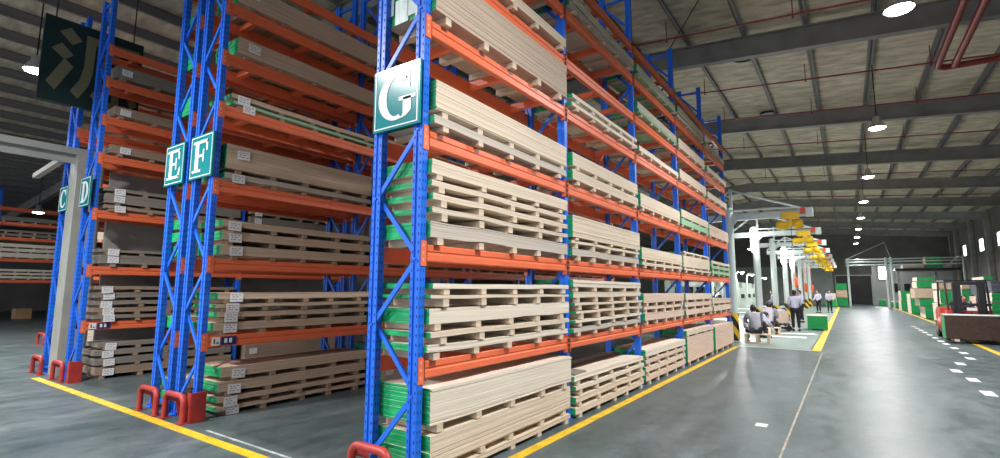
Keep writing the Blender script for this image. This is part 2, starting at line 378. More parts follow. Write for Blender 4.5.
def rack(letter, xf, xb, y0, nb, label, near=True, levels=LV, TOP=TOP, xbar=True):
    """xf = front post centre (aisle side, +x), xb = back post centre"""
    t = thing('pallet_rack', label, 'pallet rack', (0, y0, 0), 0, 'pallet racks')
    s = 1 if xf > xb else -1
    for i in range(nb + 1):
        for x in (xf, xb):
            p = put('post', PM if (i == 0 and near) else PM2, t, (x, BAY * i, 0)); p.scale = (1, 1, TOP / 6.9)
            if x == xb and s > 0 or x == xf and s < 0: p.rotation_euler = (0, 0, 0)
            put('foot_plate', FP, p)
        z = .15; k = 0
        a, c = (xb, xf)
        while z + .55 < TOP:
            q0, q1 = (a, c) if k % 2 == 0 else (c, a)
            b = MB(); d = .03 if k % 2 else -.03
            b.bar((q0, BAY * i + d * .5, z), (q1, BAY * i + d * .5, z + .55), .022, .042)
            b.tube([(q1, BAY * i - .045, z + .55), (q1, BAY * i + .03, z + .55)], .012, 6)
            b.build('brace', 'blue', t); z += .55; k += 1
        b = MB(); b.bar((xb, BAY * i, .1), (xf, BAY * i, .1), .03, .045); b.bar((xb, BAY * i, TOP - .12), (xf, BAY * i, TOP - .12), .03, .045); b.build('cross_tie', 'blue', t)
    for li, z in enumerate(levels):
        for i in range(nb):
            for x, sx in ((xf, s), (xb, -s)):
                o = put('beam', BM, t, (x + sx * .026, BAY * i + .05, z)); o.scale = (sx, 1, 1)
                c_ = put('connector', CM, o, (.022, -.05, 0))
                c2 = put('connector', CM, o, (.022, BAY - .05, 0)); c2.scale = (1, -1, 1)
            if xbar:
                for j in ((.45, 1.3, 2.15) if i < 2 else (.7, 1.9)):
                    b = MB(); b.box(min(xf, xb) - .02, max(xf, xb) + .02, -.035, .035, -.03, .05)
                    b.build('cross_bar', 'orange', t, (0, BAY * i + j, z + .018))
    return t
# ---------------------------------------------------------------- board bundles
BATT = {}
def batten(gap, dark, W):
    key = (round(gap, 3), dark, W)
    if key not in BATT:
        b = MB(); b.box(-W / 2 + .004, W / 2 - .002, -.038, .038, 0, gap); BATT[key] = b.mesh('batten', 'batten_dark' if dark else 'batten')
    return BATT[key]
def boards_mesh(L, W, h, tone, green, seed, wave=.012, film=False):
    rd = random.Random(seed); b = MB(); n = max(2, int(round(h / .0125))); t = h / n; N = 10
    ph = rd.uniform(0, 6); tilt = rd.uniform(-.004, .004); big = 0
    for k in range(n):
        big = rd.random() < .10; dx = rd.uniform(-.0018, .0018) * (4 if big else 1); dy = rd.uniform(-.004, .004) * (3 if big else 1); z0 = k * t; z1 = z0 + t * .985
        v = []
        for i in range(N + 1):
            y = -L / 2 + L * i / N + dy
            s = wave * (1 - .55 * k / n) * (math.sin(ph + i * 1.55) * .55 + math.sin(ph * 2 + i * .62) * .45) + tilt * (i - N / 2) * .3
            if wave: s -= abs(wave) * .3
            s = max(s, -.004 if k == 0 else -.02) if k < 2 else s
            for x in (-W / 2 + dx, W / 2 + dx):
                for z in (z0, z1): v.append((x, y, z + s + .004))
        f = []; 
        for i in range(N):
            a = 4 * i; c = a + 4
            f += [(a, c, c + 1, a + 1), (a + 3, c + 3, c + 2, a + 2), (a + 1, c + 1, c + 3, a + 3), (a + 2, c + 2, c, a)]
        b.add(v, f, 0)
        e = 4 * N
        b.add([v[0], v[1], v[3], v[2]], [(3, 2, 1, 0)], 1 if green else 0); b.add([v[e], v[e + 1], v[e + 3], v[e + 2]], [(0, 1, 2, 3)], 1 if green else 0)
    return b.mesh('board_stack', [tone, 'green'])
def label_mesh():
    b = MB(); b.box(0, .003, 0, .165, -.115, .0)
    [b.box(.003, .0035, y0, y0 + .03, z0, z0 + .008, 1) for z0, ys in ((-.03, (.02, .06, .11)), (-.055, (.03, .075)), (-.085, (.02, .06, .115))) for y0 in ys]
    return b.mesh('paper_label', ['paper', 'ink'])
LM = label_mesh()
TONE = {'c': 'cream', 'p': 'pale', 'g': 'grey', 'k': 'pink', 't': 'tan', 'b': 'brown', 'd': 'greybrown', 'n': 'greenish', 'm': 'taupe'}
TWORD = {'c': 'cream', 'p': 'whitish', 'g': 'greyish', 'k': 'pinkish', 't': 'tan', 'b': 'brown', 'd': 'dark', 'n': 'green tinted', 'm': 'tan'}
SHELF = ['floor level', 'first beam level', 'second beam level', 'third beam level', 'fourth beam level', 'fifth beam level', 'sixth beam level', 'seventh beam level']
BAYW = ['nearest bay', 'second bay', 'third bay', 'fourth bay', 'fifth bay']
ORD = ['', 'sole', 'topmost', 'second from top', 'third from top', 'fourth from top', 'fifth from top', 'sixth from top']
cnt = [0]
def bundle_stack(xc, yc, z0, spec, where, group, W=.60, L=2.46, nb=5, labels=False, green=True, darkb=False, rz=0, cat='board bundle', name='board_bundle'):
    """spec bottom to top: 'gap height tone [wave]' tuples"""
    z = z0; n = len(spec)
    for k, s in enumerate(spec):
        gap, h, tone = s[0], s[1], s[2]; wv = (s[3] * .8 if len(s) > 3 else (.008 if h < .1 else .004))
        cnt[0] += 1; rd = random.Random(cnt[0] * 7 + 3)
        pos = n - k
        word = 'sole' if n == 1 else ('topmost' if pos == 1 else ('lowest' if k == 0 else ORD[pos + 1]))
        th = 'thick' if h > .2 else ('thin' if h < .07 else '')
        lab = ' '.join(x for x in (word, th, TWORD[tone], 'board bundle', where) if x)
        t = thing(name, lab, cat, (xc + rd.uniform(-.015, .01), yc + rd.uniform(-.03, .015), z), rz + rd.uniform(-.006, .006), group)
        put('board_stack', boards_mesh(L, W, h, TONE[tone], green, cnt[0], wv), t, (0, 0, gap))
        if h > .4 and tone == 'm':
            b = MB(); e = -L / 2 - .012
            for xa, xb_, za, zb in ((-.30, -.22, .25, 1.0), (-.20, -.03, .0, .55), (-.05, .06, .1, .98), (.06, .20, 0, .42), (.17, .29, .45, .9)): b.box(xa, xb_, e - .002, e, gap + za * h, gap + zb * h)
            b.build('wrap_film', 'film', t)
        bm = batten(gap, darkb, W)
        for j in range(nb):
            put('batten', bm, t, (rd.uniform(-.004, .008), -L * .44 + L * .88 * j / (nb - 1) + rd.uniform(-.05, .05), 0))
        if labels:
            o = put('paper_label', LM, t, (W / 2 + .012, -L / 2 + rd.uniform(.06, .14), gap + h * .75 + rd.uniform(0, .02)))
            o.rotation_euler = (rd.uniform(-.05, .05), 0, 0)
        z += gap + h + .008
    return z
def shelf_z(l): return 0.0 if l == 0 else LV[l - 1] + .072
G = {
 (0, 0): [(.04, .05, 'c', .004), (.05, .25, 'c', .006), (.06, .29, 'p', .008)], (0, 1): [(.055, .06, 'p', .012), (.06, .045, 'c', .012), (.055, .13, 'p', .014), (.065, .028, 'c', .006), (.05, .045, 'p', .006)],
 (0, 2): [(.06, .135, 'g', .022), (.065, .045, 'c', .02), (.06, .055, 'c', .014), (.05, .05, 'c', .01), (.045, .125, 'c', .006)], (0, 3): [(.045, .075, 'g'), (.05, .26, 'c', .004)],
 (0, 4): [(.07, .43, 'm', .003)], (0, 5): [(.06, .11, 'c')], (0, 6): [(.05, .15, 'g')],
 (1, 0): [(.05, .08, 'c', .012), (.05, .07, 'c', .014), (.06, .05, 'p', .012), (.055, .06, 'p', .012)], (1, 1): [(.05, .06, 'g', .018), (.05, .035, 'p'), (.07, .03, 'c'), (.06, .03, 'c'), (.06, .07, 'c', .006), (.05, .09, 'p', .004)],
 (1, 2): [(.06, .085, 'g', .016), (.06, .035, 'c'), (.03, .28, 'c', .004)], (1, 3): [(.05, .13, 'c'), (.05, .17, 'c', .004)], (1, 4): [(.04, .05, 'p'), (.05, .05, 'p')], (1, 6): [(.04, .06, 'g'), (.012, .10, 'c')],
 (2, 0): [(.06, .09, 'k'), (.05, .08, 'c'), (.05, .06, 'k'), (.04, .11, 'p')], (2, 1): [(.06, .12, 'k', .004), (.06, .05, 'k', .004), (.055, .15, 'k', .003)], (2, 2): [(.05, .05, 'c'), (.04, .20, 'c', .003)], (2, 3): [(.06, .235, 'c', .003)],
 (2, 4): [(.05, .09, 'p')], (2, 5): [(.04, .05, 'n'), (.012, .12, 'g')], (2, 6): [(.03, .05, 'n'), (.02, .12, 'c')],
 (3, 0): [(.07, .50, 'k', .003), (.03, .10, 'c')], (3, 1): [(.06, .10, 'k', .003), (.06, .085, 'k', .003), (.05, .13, 'c', .003)], (3, 2): [(.05, .04, 'c'), (.03, .24, 'c', .003), (.05, .03, 'p')], (3, 3): [(.05, .12, 'n', .003), (.03, .16, 'c', .003)],
 (3, 4): [(.05, .20, 'c', .003)], (3, 5): [(.05, .20, 'c')], (3, 6): [(.04, .06, 'c'), (.02, .15, 'c')],
 (4, 0): [(.07, .58, 'k', .003)], (4, 1): [(.06, .12, 'c', .003), (.05, .12, 'k', .003)], (4, 2): [(.05, .08, 'n'), (.05, .07, 'n'), (.05, .07, 'c')], (4, 3): [(.05, .28, 'k', .003)], (4, 4): [(.05, .15, 'c')], (4, 5): [(.05, .12, 'c')], (4, 6): [(.04, .08, 'c')],
}
F = {
 (0, 0): [(.05, .05, 't'), (.05, .06, 't'), (.05, .12, 't', .008), (.05, .12, 't', .008)], (0, 1): [(.05, .10, 't'), (.055, .065, 't'), (.05, .045, 't'), (.05, .085, 't')], (0, 2): [(.05, .12, 't'), (.06, .11, 't'), (.05, .08, 't')],
 (0, 3): [(.05, .07, 'g'), (.05, .32, 't', .004)], (0, 4): [(.04, .04, 'n'), (.03, .06, 't')], (0, 5): [(.05, .22, 't', .004)], (0, 6): [(.05, .30, 't', .004)],
}
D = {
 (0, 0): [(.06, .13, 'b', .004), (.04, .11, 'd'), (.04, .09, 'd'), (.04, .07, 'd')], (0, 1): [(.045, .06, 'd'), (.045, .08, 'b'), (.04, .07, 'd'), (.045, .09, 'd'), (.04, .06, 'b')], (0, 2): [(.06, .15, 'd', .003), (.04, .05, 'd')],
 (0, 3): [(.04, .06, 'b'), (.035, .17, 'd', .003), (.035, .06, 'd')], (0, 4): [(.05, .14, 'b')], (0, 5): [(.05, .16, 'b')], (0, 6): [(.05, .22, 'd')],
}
def fill(dst, bays, tones, seed, levels=range(7)):
    rd = random.Random(seed)
    for bb in bays:
        for l in levels:
            if (bb, l) in dst: continue
            n = rd.choice((1, 2, 2, 3)) if l < 4 else 1
            room = .72 if l < 4 else .34
            dst[(bb, l)] = [(.05, min(.30, rd.uniform(.07, room / n - .06)), rd.choice(tones)) for _ in range(n)]
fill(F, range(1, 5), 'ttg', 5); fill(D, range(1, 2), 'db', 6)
def load(spec, xc, row, **kw):
    for (bb, l), s in spec.items():
        dy = kw.get('dy', 0) * (2 if l == 0 else 1)
        yc = kw.get('y0', Y0) + BAY * bb + .055 + 1.23 + dy / 2
        bundle_stack(xc, yc, shelf_z(l), s, 'at %s of rack %s, %s' % (SHELF[l], row, BAYW[bb]), 'board bundles on rack %s' % row, labels=kw.get('labels', False) and bb < 2,
                     darkb=kw.get('darkb', False), green=kw.get('green', True), nb=5 if bb < 3 else 4, W=kw.get('W', .6), L=2.46 - dy)
rack('G', -2.903, -3.40, Y0, 5, 'tall blue and orange pallet rack bearing sign G along the main aisle')
load(G, -3.09, 'G')
rack('F', -6.48, -6.94, Y0, 5, 'tall blue and orange pallet rack bearing sign F, back to back with rack E')
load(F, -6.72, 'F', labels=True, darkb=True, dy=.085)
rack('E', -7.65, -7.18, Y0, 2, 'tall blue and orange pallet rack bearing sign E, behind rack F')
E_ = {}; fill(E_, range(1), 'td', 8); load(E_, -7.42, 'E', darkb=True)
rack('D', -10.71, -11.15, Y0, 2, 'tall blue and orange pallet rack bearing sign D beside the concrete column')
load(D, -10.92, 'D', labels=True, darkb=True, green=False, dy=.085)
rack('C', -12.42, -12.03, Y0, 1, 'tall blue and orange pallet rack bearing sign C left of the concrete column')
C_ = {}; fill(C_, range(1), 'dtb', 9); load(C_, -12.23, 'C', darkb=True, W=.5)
rack('B', -17.9, -18.4, 4.5, 1, 'blue and orange pallet rack far left behind rack C with a red post guard', near=False, xbar=False)
B_ = {}; fill(B_, range(1), 'pc', 10, range(5)); load(B_, -18.15, 'B', y0=4.5)
rack('A', -32.0, -32.5, 2.9, 4, 'distant orange beamed pallet rack at far left loaded with whitish boards', near=False, levels=LV[1:6], TOP=6.2, xbar=False)
A_ = {}
for bb in range(4):
    A_[(bb, 2)] = [(.06, .10, 'p'), (.06, .09, 'p'), (.06, .10, 'p')]; A_[(bb, 3)] = [(.06, .2, 'p'), (.06, .14, 'p'), (.06, .15, 'p')]
    A_[(bb, 4)] = [(.06, .1, 'd'), (.06, .1, 'd')]; A_[(bb, 5)] = [(.06, .2, 'd')]
load(A_, -32.2, 'A', y0=2.9)
# beam stickers on rows F and D
for x, lab in ((-6.42, 'F'), (-10.65, 'D')):
    b = MB(); b.box(0, .004, 0, .10, -.05, .05, 0); b.box(.004, .005, .02, .04, -.03, .03, 2); b.box(.004, .005, .055, .085, -.03, -.01, 2); b.box(0, .004, .115, .30, -.05, .05, 1)
    for y in (.15, .21): b.box(.004, .005, y, y + .035, -.025, .03, 0)
    o = b.build('beam_sticker', ['paper', 'hole', 'ink'], None, (x - .001, Y0 + .09, .905)); tag(o, 'black and white location sticker on the lowest orange beam of rack %s' % lab, 'sticker', 'beam location stickers')

# ---------------------------------------------------------------- signs on rack ends
def quad_arc(b, cx, cz, rx, rz, wx, wz, a0, a1, fn, t, mi=0, n=18):
    for i in range(n):
        t0 = math.radians(a0 + (a1 - a0) * i / n); t1 = math.radians(a0 + (a1 - a0) * (i + 1) / n)
        p = []
        for tt, k in ((t0, 1), (t1, 1), (t1, 0), (t0, 0)):
            c, s_ = math.cos(tt), math.sin(tt)
            p.append((cx + (rx - (0 if k else wx)) * c, cz + (rz - (0 if k else wz)) * s_))
        b.prism(p, fn, t, mi)
def letter_shape(ch, b, fn, t):
    R = lambda x0, x1, z0, z1: b.prism([(x0, z0), (x1, z0), (x1, z1), (x0, z1)], fn, t)
    P = lambda pts: b.prism(pts, fn, t)
    if ch in 'EF':
        R(.24, .40, .14, .86); R(.14, .26, .80, .86); R(.14, .26, .14, .20); R(.38, .78, .79, .86); P([(.78, .86), (.70, .79), (.73, .60), (.78, .60)])
        R(.40, .58, .475, .535); P([(.58, .36), (.63, .36), (.63, .65), (.58, .65)])
        if ch == 'E': R(.38, .80, .14, .21); P([(.80, .14), (.84, .40), (.79, .40), (.70, .21)])
        else: R(.38, .52, .14, .20)
    elif ch == 'D':
        R(.26, .42, .14, .86); R(.16, .27, .80, .86); R(.16, .27, .14, .20)
        quad_arc(b, .42, .5, .42, .36, .17, .065, -90, 90, fn, t)
    elif ch == 'C':
        quad_arc(b, .52, .5, .36, .37, .16, .06, 48, 312, fn, t); P([(.80, .86), (.75, .86), (.70, .72), (.80, .60)]); P([(.76, .22), (.80, .30), (.76, .33), (.66, .20)])
    elif ch == 'G':
        quad_arc(b, .50, .5, .38, .37, .18, .065, 46, 290, fn, t, 0, 24); P([(.80, .86), (.75, .86), (.68, .72), (.80, .60)])
        P([(.66, .46), (.66, .20), (.60, .135), (.74, .17), (.83, .24), (.83, .46)]); R(.57, .92, .42, .48)
def sign(ch, x0, x1, z0, z1, y, label):
    q = (y - .012) / 2.995; x0 *= q; x1 *= q; z0 = 1.55 + (z0 - 1.55) * q; z1 = 1.55 + (z1 - 1.55) * q
    t = thing('rack_sign', label, 'sign', ((x0 + x1) / 2, y, z0), 0, 'letter signs on the rack ends')
    w, h = x1 - x0, z1 - z0; b = MB(); b.box(-w / 2, w / 2, -.012, .012, 0, h); b.build('sign_board', 'teal', t)
    fn = lambda a, c, k: (-w / 2 + a * w, -.013 - k, c * h)
    b = MB(); e = .035; q = .055
    for r in ((e, 1 - e, e, q), (e, 1 - e, 1 - q, 1 - e), (e, q, q, 1 - q), (1 - q, 1 - e, q, 1 - q)):
        b.prism([(r[0], r[2]), (r[1], r[2]), (r[1], r[3]), (r[0], r[3])], fn, .002)
    b.build('border', 'white', t)
    b = MB(); letter_shape(ch, b, fn, .004); b.build('letter', 'white', t)
    return t
sign('G', -3.515, -2.93, 2.975, 3.56, 2.935, 'teal sign with white letter G on the nearest rack end')
sign('F', -7.17, -6.56, 2.985, 3.575, 2.935, 'teal sign with white letter F beside sign E')
sign('E', -7.93, -7.36, 2.985, 3.565, 2.935, 'teal sign with white letter E on rack end')
sign('D', -11.5, -10.99, 3.01, 3.56, 2.90, 'narrow looking teal sign with white letter D beside the concrete column')
sign('C', -12.70, -12.2, 3.03, 3.52, 2.935, 'dark teal sign with white letter C left of the concrete column')
# hanging dark green board with a painted character
t = thing('hanging_board', 'large dark green board with a beige character hanging above racks C and D', 'sign', (-11.5, 2.24, 4.87))
b = MB(); b.box(-.03, .03, 0, 1.52, 0, 1.58); b.build('board_panel', 'dgreen', t)
b = MB(); fn = lambda a, c, k: (.031 + k, a * 1.52, c * 1.58)
for st in ([(.14, .84), (.24, .92), (.36, .80), (.27, .72)], [(.08, .62), (.17, .71), (.29, .60), (.21, .52)], [(.06, .22), (.15, .14), (.30, .46), (.21, .54)],
           [(.40, .80), (.96, .80), (.96, .89), (.40, .89)], [(.40, .80), (.50, .80), (.49, .45), (.46, .28), (.37, .10), (.29, .17), (.37, .33), (.40, .50)],
           [(.70, .80), (.78, .80), (.74, .70), (.66, .70)], [(.56, .42), (.62, .42), (.62, .72), (.56, .72)], [(.86, .42), (.92, .42), (.92, .72), (.86, .72)],
           [(.62, .66), (.86, .66), (.86, .72), (.62, .72)], [(.62, .54), (.86, .54), (.86, .59), (.62, .59)], [(.62, .42), (.86, .42), (.86, .47), (.62, .47)],
           [(.70, .42), (.78, .42), (.78, .10), (.66, .06), (.64, .12), (.70, .15)], [(.57, .34), (.64, .31), (.55, .12), (.48, .17)], [(.84, .31), (.91, .34), (.98, .18), (.91, .12)]):
    b.prism(st, fn, .006)
b.build('character', 'beige', t)
for y in (.15, 1.35):
    b = MB(); b.tube([(0, y, 1.58), (0, y, roof_z(-11.5) - 4.87)], .012, 6); b.build('hanging_rod', 'black', t)

# ---------------------------------------------------------------- post guards
def guard(x0, x1, y, label, back=True):
    t = thing('post_guard', label, 'post guard', ((x0 + x1) / 2, y, 0), 0, 'red post guards at the rack ends')
    w = (x1 - x0) / 2 - .035; h = .30; r = .09; b = MB(); pts = [(-w, 0, 0), (-w, 0, h - r)]
    for k in range(1, 6): a = math.radians(90 * k / 5); pts.append((-w + r - r * math.cos(a), 0, h - r + r * math.sin(a)))
    for k in range(0, 6): a = math.radians(90 - 90 * k / 5); pts.append((w - r + r * math.cos(a), 0, h - r + r * math.sin(a)))
    pts.append((w, 0, 0)); b.tube(pts, .034, 12); b.build('hoop', 'red', t)
    if back:
        b = MB(); b.tube([(-w, 0, h * .8), (-w + .04, .12, h * .62), (-w + .05, .15, .0)], .026, 8); b.build('stay', 'red', t)
    for x in (-w, w):
        b = MB(); b.box(x - .06, x + .06, -.06, .06, 0, .01)
        b.build('foot_plate', 'red', t)
    return t
guard(-3.44, -2.93, 2.80, 'red tube guard before the foot of rack G')
guard(-7.60, -7.05, 2.80, 'red tube guard before the foot of rack E')
guard(-6.92, -6.38, 2.82, 'red tube guard before the foot of rack F')
guard(-12.55, -11.98, 2.84, 'red tube guard before the foot of rack C')
guard(-11.36, -10.80, 2.84, 'red tube guard before the foot of rack D')
guard(-18.55, -17.9, 4.25, 'small distant red tube guard before the foot of rack B', False)
for x, lab in ((-6.335, 'F'), (-10.585, 'D'), (-2.81, 'G')):
    if lab == 'G': continue
    b = MB(); b.box(-.01, .01, 0, .17, 0, .34); b.box(-.10, .0, 0, .012, 0, .34); b.box(-.1, -.01, .012, .17, 0, .008)
    o = b.build('guard_plate', 'red', None, (x, 2.86, 0)); tag(o, 'flat red steel guard plate at the corner post of rack %s' % lab, 'guard plate', 'red guard plates')

# ---------------------------------------------------------------- pipes under the roof
def pipe(name, pts, r, label, group, m='redpipe', drops=()):
    t = thing(name, label, 'pipe', pts[0], 0, group); o = Vector(pts[0])
    b = MB(); b.tube([Vector(p) - o for p in pts], r, 10); b.build('pipe_run', m, t)
    for p in drops:
        b = MB(); q = Vector(p) - o; b.tube([q, q + Vector((0, 0, .5))], .012, 6); b.sphere(q - Vector((0, 0, .03)), .03, 8); b.build('sprinkler_drop', m, t)
    return t
pw = ['nearest', 'second', 'third', 'fourth', 'fifth', 'sixth', 'seventh', 'eighth', 'ninth', 'tenth']
for k, y in enumerate((9.2, 12.4, 16.6, 19.8, 24.2, 31.5, 38.8)):
    pipe('sprinkler_pipe', [(-9, y, roof_z(-9) - .85), (-5, y, roof_z(-5) - .85), (XW1, y, roof_z(XW1) - .85)], .022,
         '%s thin dark red sprinkler pipe crossing under the roof' % pw[k], 'thin red sprinkler pipes', drops=[(x, y, roof_z(x) - .87) for x in (-3.4, -.6, 2.2, 5.0)])
zp = 7.0
pipe('main_pipe', [(2.17, 4, zp), (2.17, 15.35, zp), (2.19, 15.6, zp), (2.32, 15.74, zp), (2.6, 15.76, zp), (9.1, 15.76, zp - .1)], .075, 'thick red fire main turning the corner to the right wall', 'thick red fire mains')
pipe('main_pipe', [(2.50, 4, zp), (2.50, 15.70, zp)], .075, 'thick red fire main meeting the corner pipe, nearer the right wall', 'thick red fire mains')
pipe('cable', [(-2.9, Y0 + BAY * 3, TOP), (-1.6, 9.6, 7.7), (-.6, 8.9, roof_z(-.6) - .1)], .012, 'black cable from the rack top up to the roof', 'cables', 'black')
for k, y in enumerate((13.6, 19.6)):
    t = thing('roof_vent', '%s round dark vent ring in the roof beyond rack G' % ('nearer' if k == 0 else 'farther'), 'vent', (-2.15, y + 2.55, roof_z(-2.15) - .06), 0, 'roof vents')
    b = MB(); b.tube([(.30 * math.cos(a * math.pi / 12), .30 * math.sin(a * math.pi / 12), 0) for a in range(25)], .03, 8, cap=False); b.build('ring', 'black', t)
    b = MB(); disc_mesh(b, (0, 0, .02), .29, 24, 0, True); b.build('grille', 'steel', t)

# ---------------------------------------------------------------- jib cranes, hoists, column lamps
def crane():
    t = thing('jib_crane', '', 'crane')
    b = MB(); b.tube([(0, 0, 0), (0, 0, 4.15)], .13, 18); b.box(-.22, .22, -.22, .22, 0, .03); b.build('column', 'crane', t)
    b = MB(); b.tube([(0, 0, .03), (0, 0, .85)], .145, 18); b.build('hazard_sleeve', 'hazard', t)
    b = MB(); L0, L1 = -.9, 2.12; z = 3.84
    b.box(L0, L1, -.06, .06, z - .1, z - .085); b.box(L0, L1, -.06, .06, z + .085, z + .1); b.box(L0, L1, -.006, .006, z - .09, z + .09); b.build('arm', 'crane', t)
    b = MB(); b.box(.05, .13, -.04, .04, 3.9, 4.75); b.build('king_post', 'crane', t)
    for x, zz in ((2.0, 3.98), (-.9, 3.98)):
        b = MB(); b.bar((.09, 0, 4.72), (x, 0, zz), .05, .05); b.build('tie_rod', 'crane', t)
    b = MB(); b.bar((-.1, -.12, 4.05), (1.95, -.08, 4.0), .04, .05); b.build('cable_rail', 'crane', t)
    b = MB(); b.add([(.05, -.02, 3.75), (.05, -.02, 3.5), (.28, -.02, 3.75), (.05, .02, 3.75), (.05, .02, 3.5), (.28, .02, 3.75)], [(0, 1, 2), (5, 4, 3), (0, 3, 4, 1), (1, 4, 5, 2), (2, 5, 3, 0)]); b.build('gusset', 'crane', t)
    b = MB(); b.box(L1 - .02, L1 + .16, -.1, .1, z - .12, z + .14); b.build('end_plate', 'crane', t)
    b = MB(); b.box(L1 - .16, L1 - .03, -.08, .08, z - .02, z + .15); b.build('end_stop', 'forkred', t)
    return t
def hoist():
    t = thing('chain_hoist', '', 'hoist')
    b = MB(); b.box(-.32, .32, -.13, .13, -.05, .22); b.build('trolley', 'yellow', t)
    b = MB(); b.tube([(-.55, 0, -.30), (-.50, 0, -.30), (-.48, 0, -.30), (-.12, 0, -.30), (-.1, 0, -.30)], [.10, .16, .17, .17, .12], 14); b.build('motor', 'yellow', t)
    b = MB(); b.tube([(.08, 0, -.28), (.10, 0, -.28), (.40, 0, -.28), (.44, 0, -.28)], [.12, .19, .19, .10], 14); b.build('drum', 'yellow', t)
    b = MB(); b.bar((-.1, 0, -.25), (.1, 0, -.25), .16, .22); b.bar((.0, 0, -.2), (.0, 0, -.02), .1, .2); b.build('gear_case', 'yellow', t)
    b = MB(); b.tube([(.0, 0, -.36), (0, 0, -1.05)], .012, 6); b.build('chain', 'black', t)
    b = MB(); b.tube([(0, 0, -1.05), (0, 0, -1.12), (.05, 0, -1.18), (.03, 0, -1.24), (-.04, 0, -1.22)], .018, 6); b.build('hook', 'black', t)
    return t
CX = -2.95; CY = [17 + 5.65 * k for k in range(8)]
cw = ['nearest', 'second', 'third', 'fourth', 'fifth', 'sixth', 'seventh', 'farthest']
c0 = crane(); h0 = hoist()
for k, y in enumerate(CY):
    c = c0 if k == 0 else copy_tree(c0); h = h0 if k == 0 else copy_tree(h0)
    c.location = (CX, y, 0); h.location = (CX + 1.70, y, 3.72); h.scale = (.70, .70, .74)
    c['label'] = '%s pale grey jib crane with striped foot in the row beyond rack G' % cw[k]; c['group'] = 'jib cranes'
    h['label'] = '%s yellow chain hoist in the row, under its jib arm' % cw[k]; h['group'] = 'yellow chain hoists'
for k, (y, w) in enumerate(((22.65, 'nearest'), (33.95, 'second'), (39.6, 'third'))):
    t = thing('column_lamp', '%s bright white tube lamp standing upright on a crane column' % w, 'lamp', (CX - .02, y - .42, 3.07), 0, 'upright tube lamps on crane columns')
    b = MB(); b.tube([(0, 0, 0), (0, 0, .04), (0, 0, .1), (0, 0, .9), (0, 0, .97), (0, 0, 1.02)], [.03, .08, .11, .11, .08, .03], 14); b.build('tube', 'tube', t)
    b = MB(); b.box(-.05, .05, .10, .3, .1, .9); b.build('bracket', 'crane', t)
# lamp on the back wall
t = thing('wall_lamp', 'bright rectangular lamp high on the pale back wall', 'lamp', (3.35, YW1 - .35, 2.9))
b = MB(); b.box(-.32, .32, -.06, .02, 0, 1.3); b.build('lens', 'tube', t); b = MB(); b.box(-.36, .36, .02, .12, -.04, 1.34); b.box(-.05, .05, .12, .35, .5, .7); b.build('housing', 'crane', t)

# ---------------------------------------------------------------- work area
TL = bpy.data.lights.new('task_light', 'POINT'); TL.energy = 130; TL.shadow_soft_size = .06; TL.color = (1, .97, .95)
WL = bpy.data.lights.new('wall_light', 'AREA'); WL.energy = 300; WL.size = .5; WL.color = (1, .96, 1)
def light_at(d, p, rot=(0, 0, 0)):
    l = bpy.data.objects.new('lamp_light', d); COL.objects.link(l); l.location = p; l.rotation_euler = rot
light_at(WL, (3.35, YW1 - .44, 3.55), (math.radians(90), 0, 0))
def press(x, y, label):
    t = thing('press_machine', label, 'machine', (x, y, 0), 0, 'grey green press machines')
    b = MB(); w = 1.0
    for s in (-1, 1): b.box(s * w - .22, s * w + .22, -.5, .5, 0, 2.15)
    b.box(-w, w, -.5, .5, 1.75, 2.15); b.box(-w, w, -.5, .5, 0, .55); b.box(-.7, .7, -.45, .45, 1.25, 1.4); b.box(-1.3, -1.18, -.55, -.4, 0, 2.5)
    b.build('press_frame', 'machine', t)
    b = MB(); b.tube([(0, 0, 1.4), (0, 0, 1.78)], .22, 14); b.build('ram', 'black', t)
    b = MB(); b.box(-.35, .35, -.3, .3, .55, .95); b.sphere((0, 0, 1.0), (.25, .25, .15), 10); b.build('die', 'black', t)
    b = MB(); b.box(-.7, .7, -.52, -.5, 1.85, 2.05); b.build('name_strip', 'crane', t)
    for s in (-1, 1):
        b = MB(); b.box(s * w - .12, s * w + .12, -.53, -.5, 1.0, 1.3); b.build('control_panel', 'black', t)
    return t
for k, y in enumerate((28.6, 31.6, 34.6, 37.8, 41.2, 44.8, 48.6, 52.6)):
    press(-6.3 - .03 * y, y, '%s grey green press machine with dark opening behind the crane columns' % cw[k]).rotation_euler = (0, 0, .35)
for k, (x, y) in enumerate(((-5.2, 27.2), (-5.3, 32.0), (-5.4, 36.4), (-5.7, 42.0), (-5.9, 47.0))):
    t = thing('task_lamp', '%s small bright task lamp on an arm before the press machines' % cw[k], 'lamp', (x, y, 0), 0, 'task lamps at the press machines')
    b = MB(); b.tube([(0, 0, 0), (0, 0, 2.5), (.1, -.1, 2.65), (.35, -.3, 2.65)], .03, 8); b.box(-.15, .15, -.15, .15, 0, .03); b.build('stand', 'crane', t)
    b = MB(); b.tube([(.35, -.3, 2.70), (.35, -.3, 2.66), (.36, -.31, 2.58)], [.03, .06, .13], 12, cap=False); b.build('lamp_shade', 'alu', t)
    b = MB(); b.sphere((.36, -.31, 2.57), .07, 10); b.build('bulb', 'lamp', t)
    light_at(TL, (x + .36, y - .31, 2.45))
t = thing('table_lamp', 'bright low work lamp on the table beside the nearest seated worker', 'lamp', (-3.3, 18.35, .6))
b = MB(); b.tube([(0, 0, 0), (0, 0, .015)], .08, 12); b.tube([(0, 0, 0), (0, 0, .42), (.05, -.04, .47)], .012, 6); b.build('stand', 'crane', t)
b = MB(); b.sphere((.06, -.05, .42), .055, 10); b.build('bulb', 'lamp', t); light_at(TL, (-3.18, 18.2, .95))
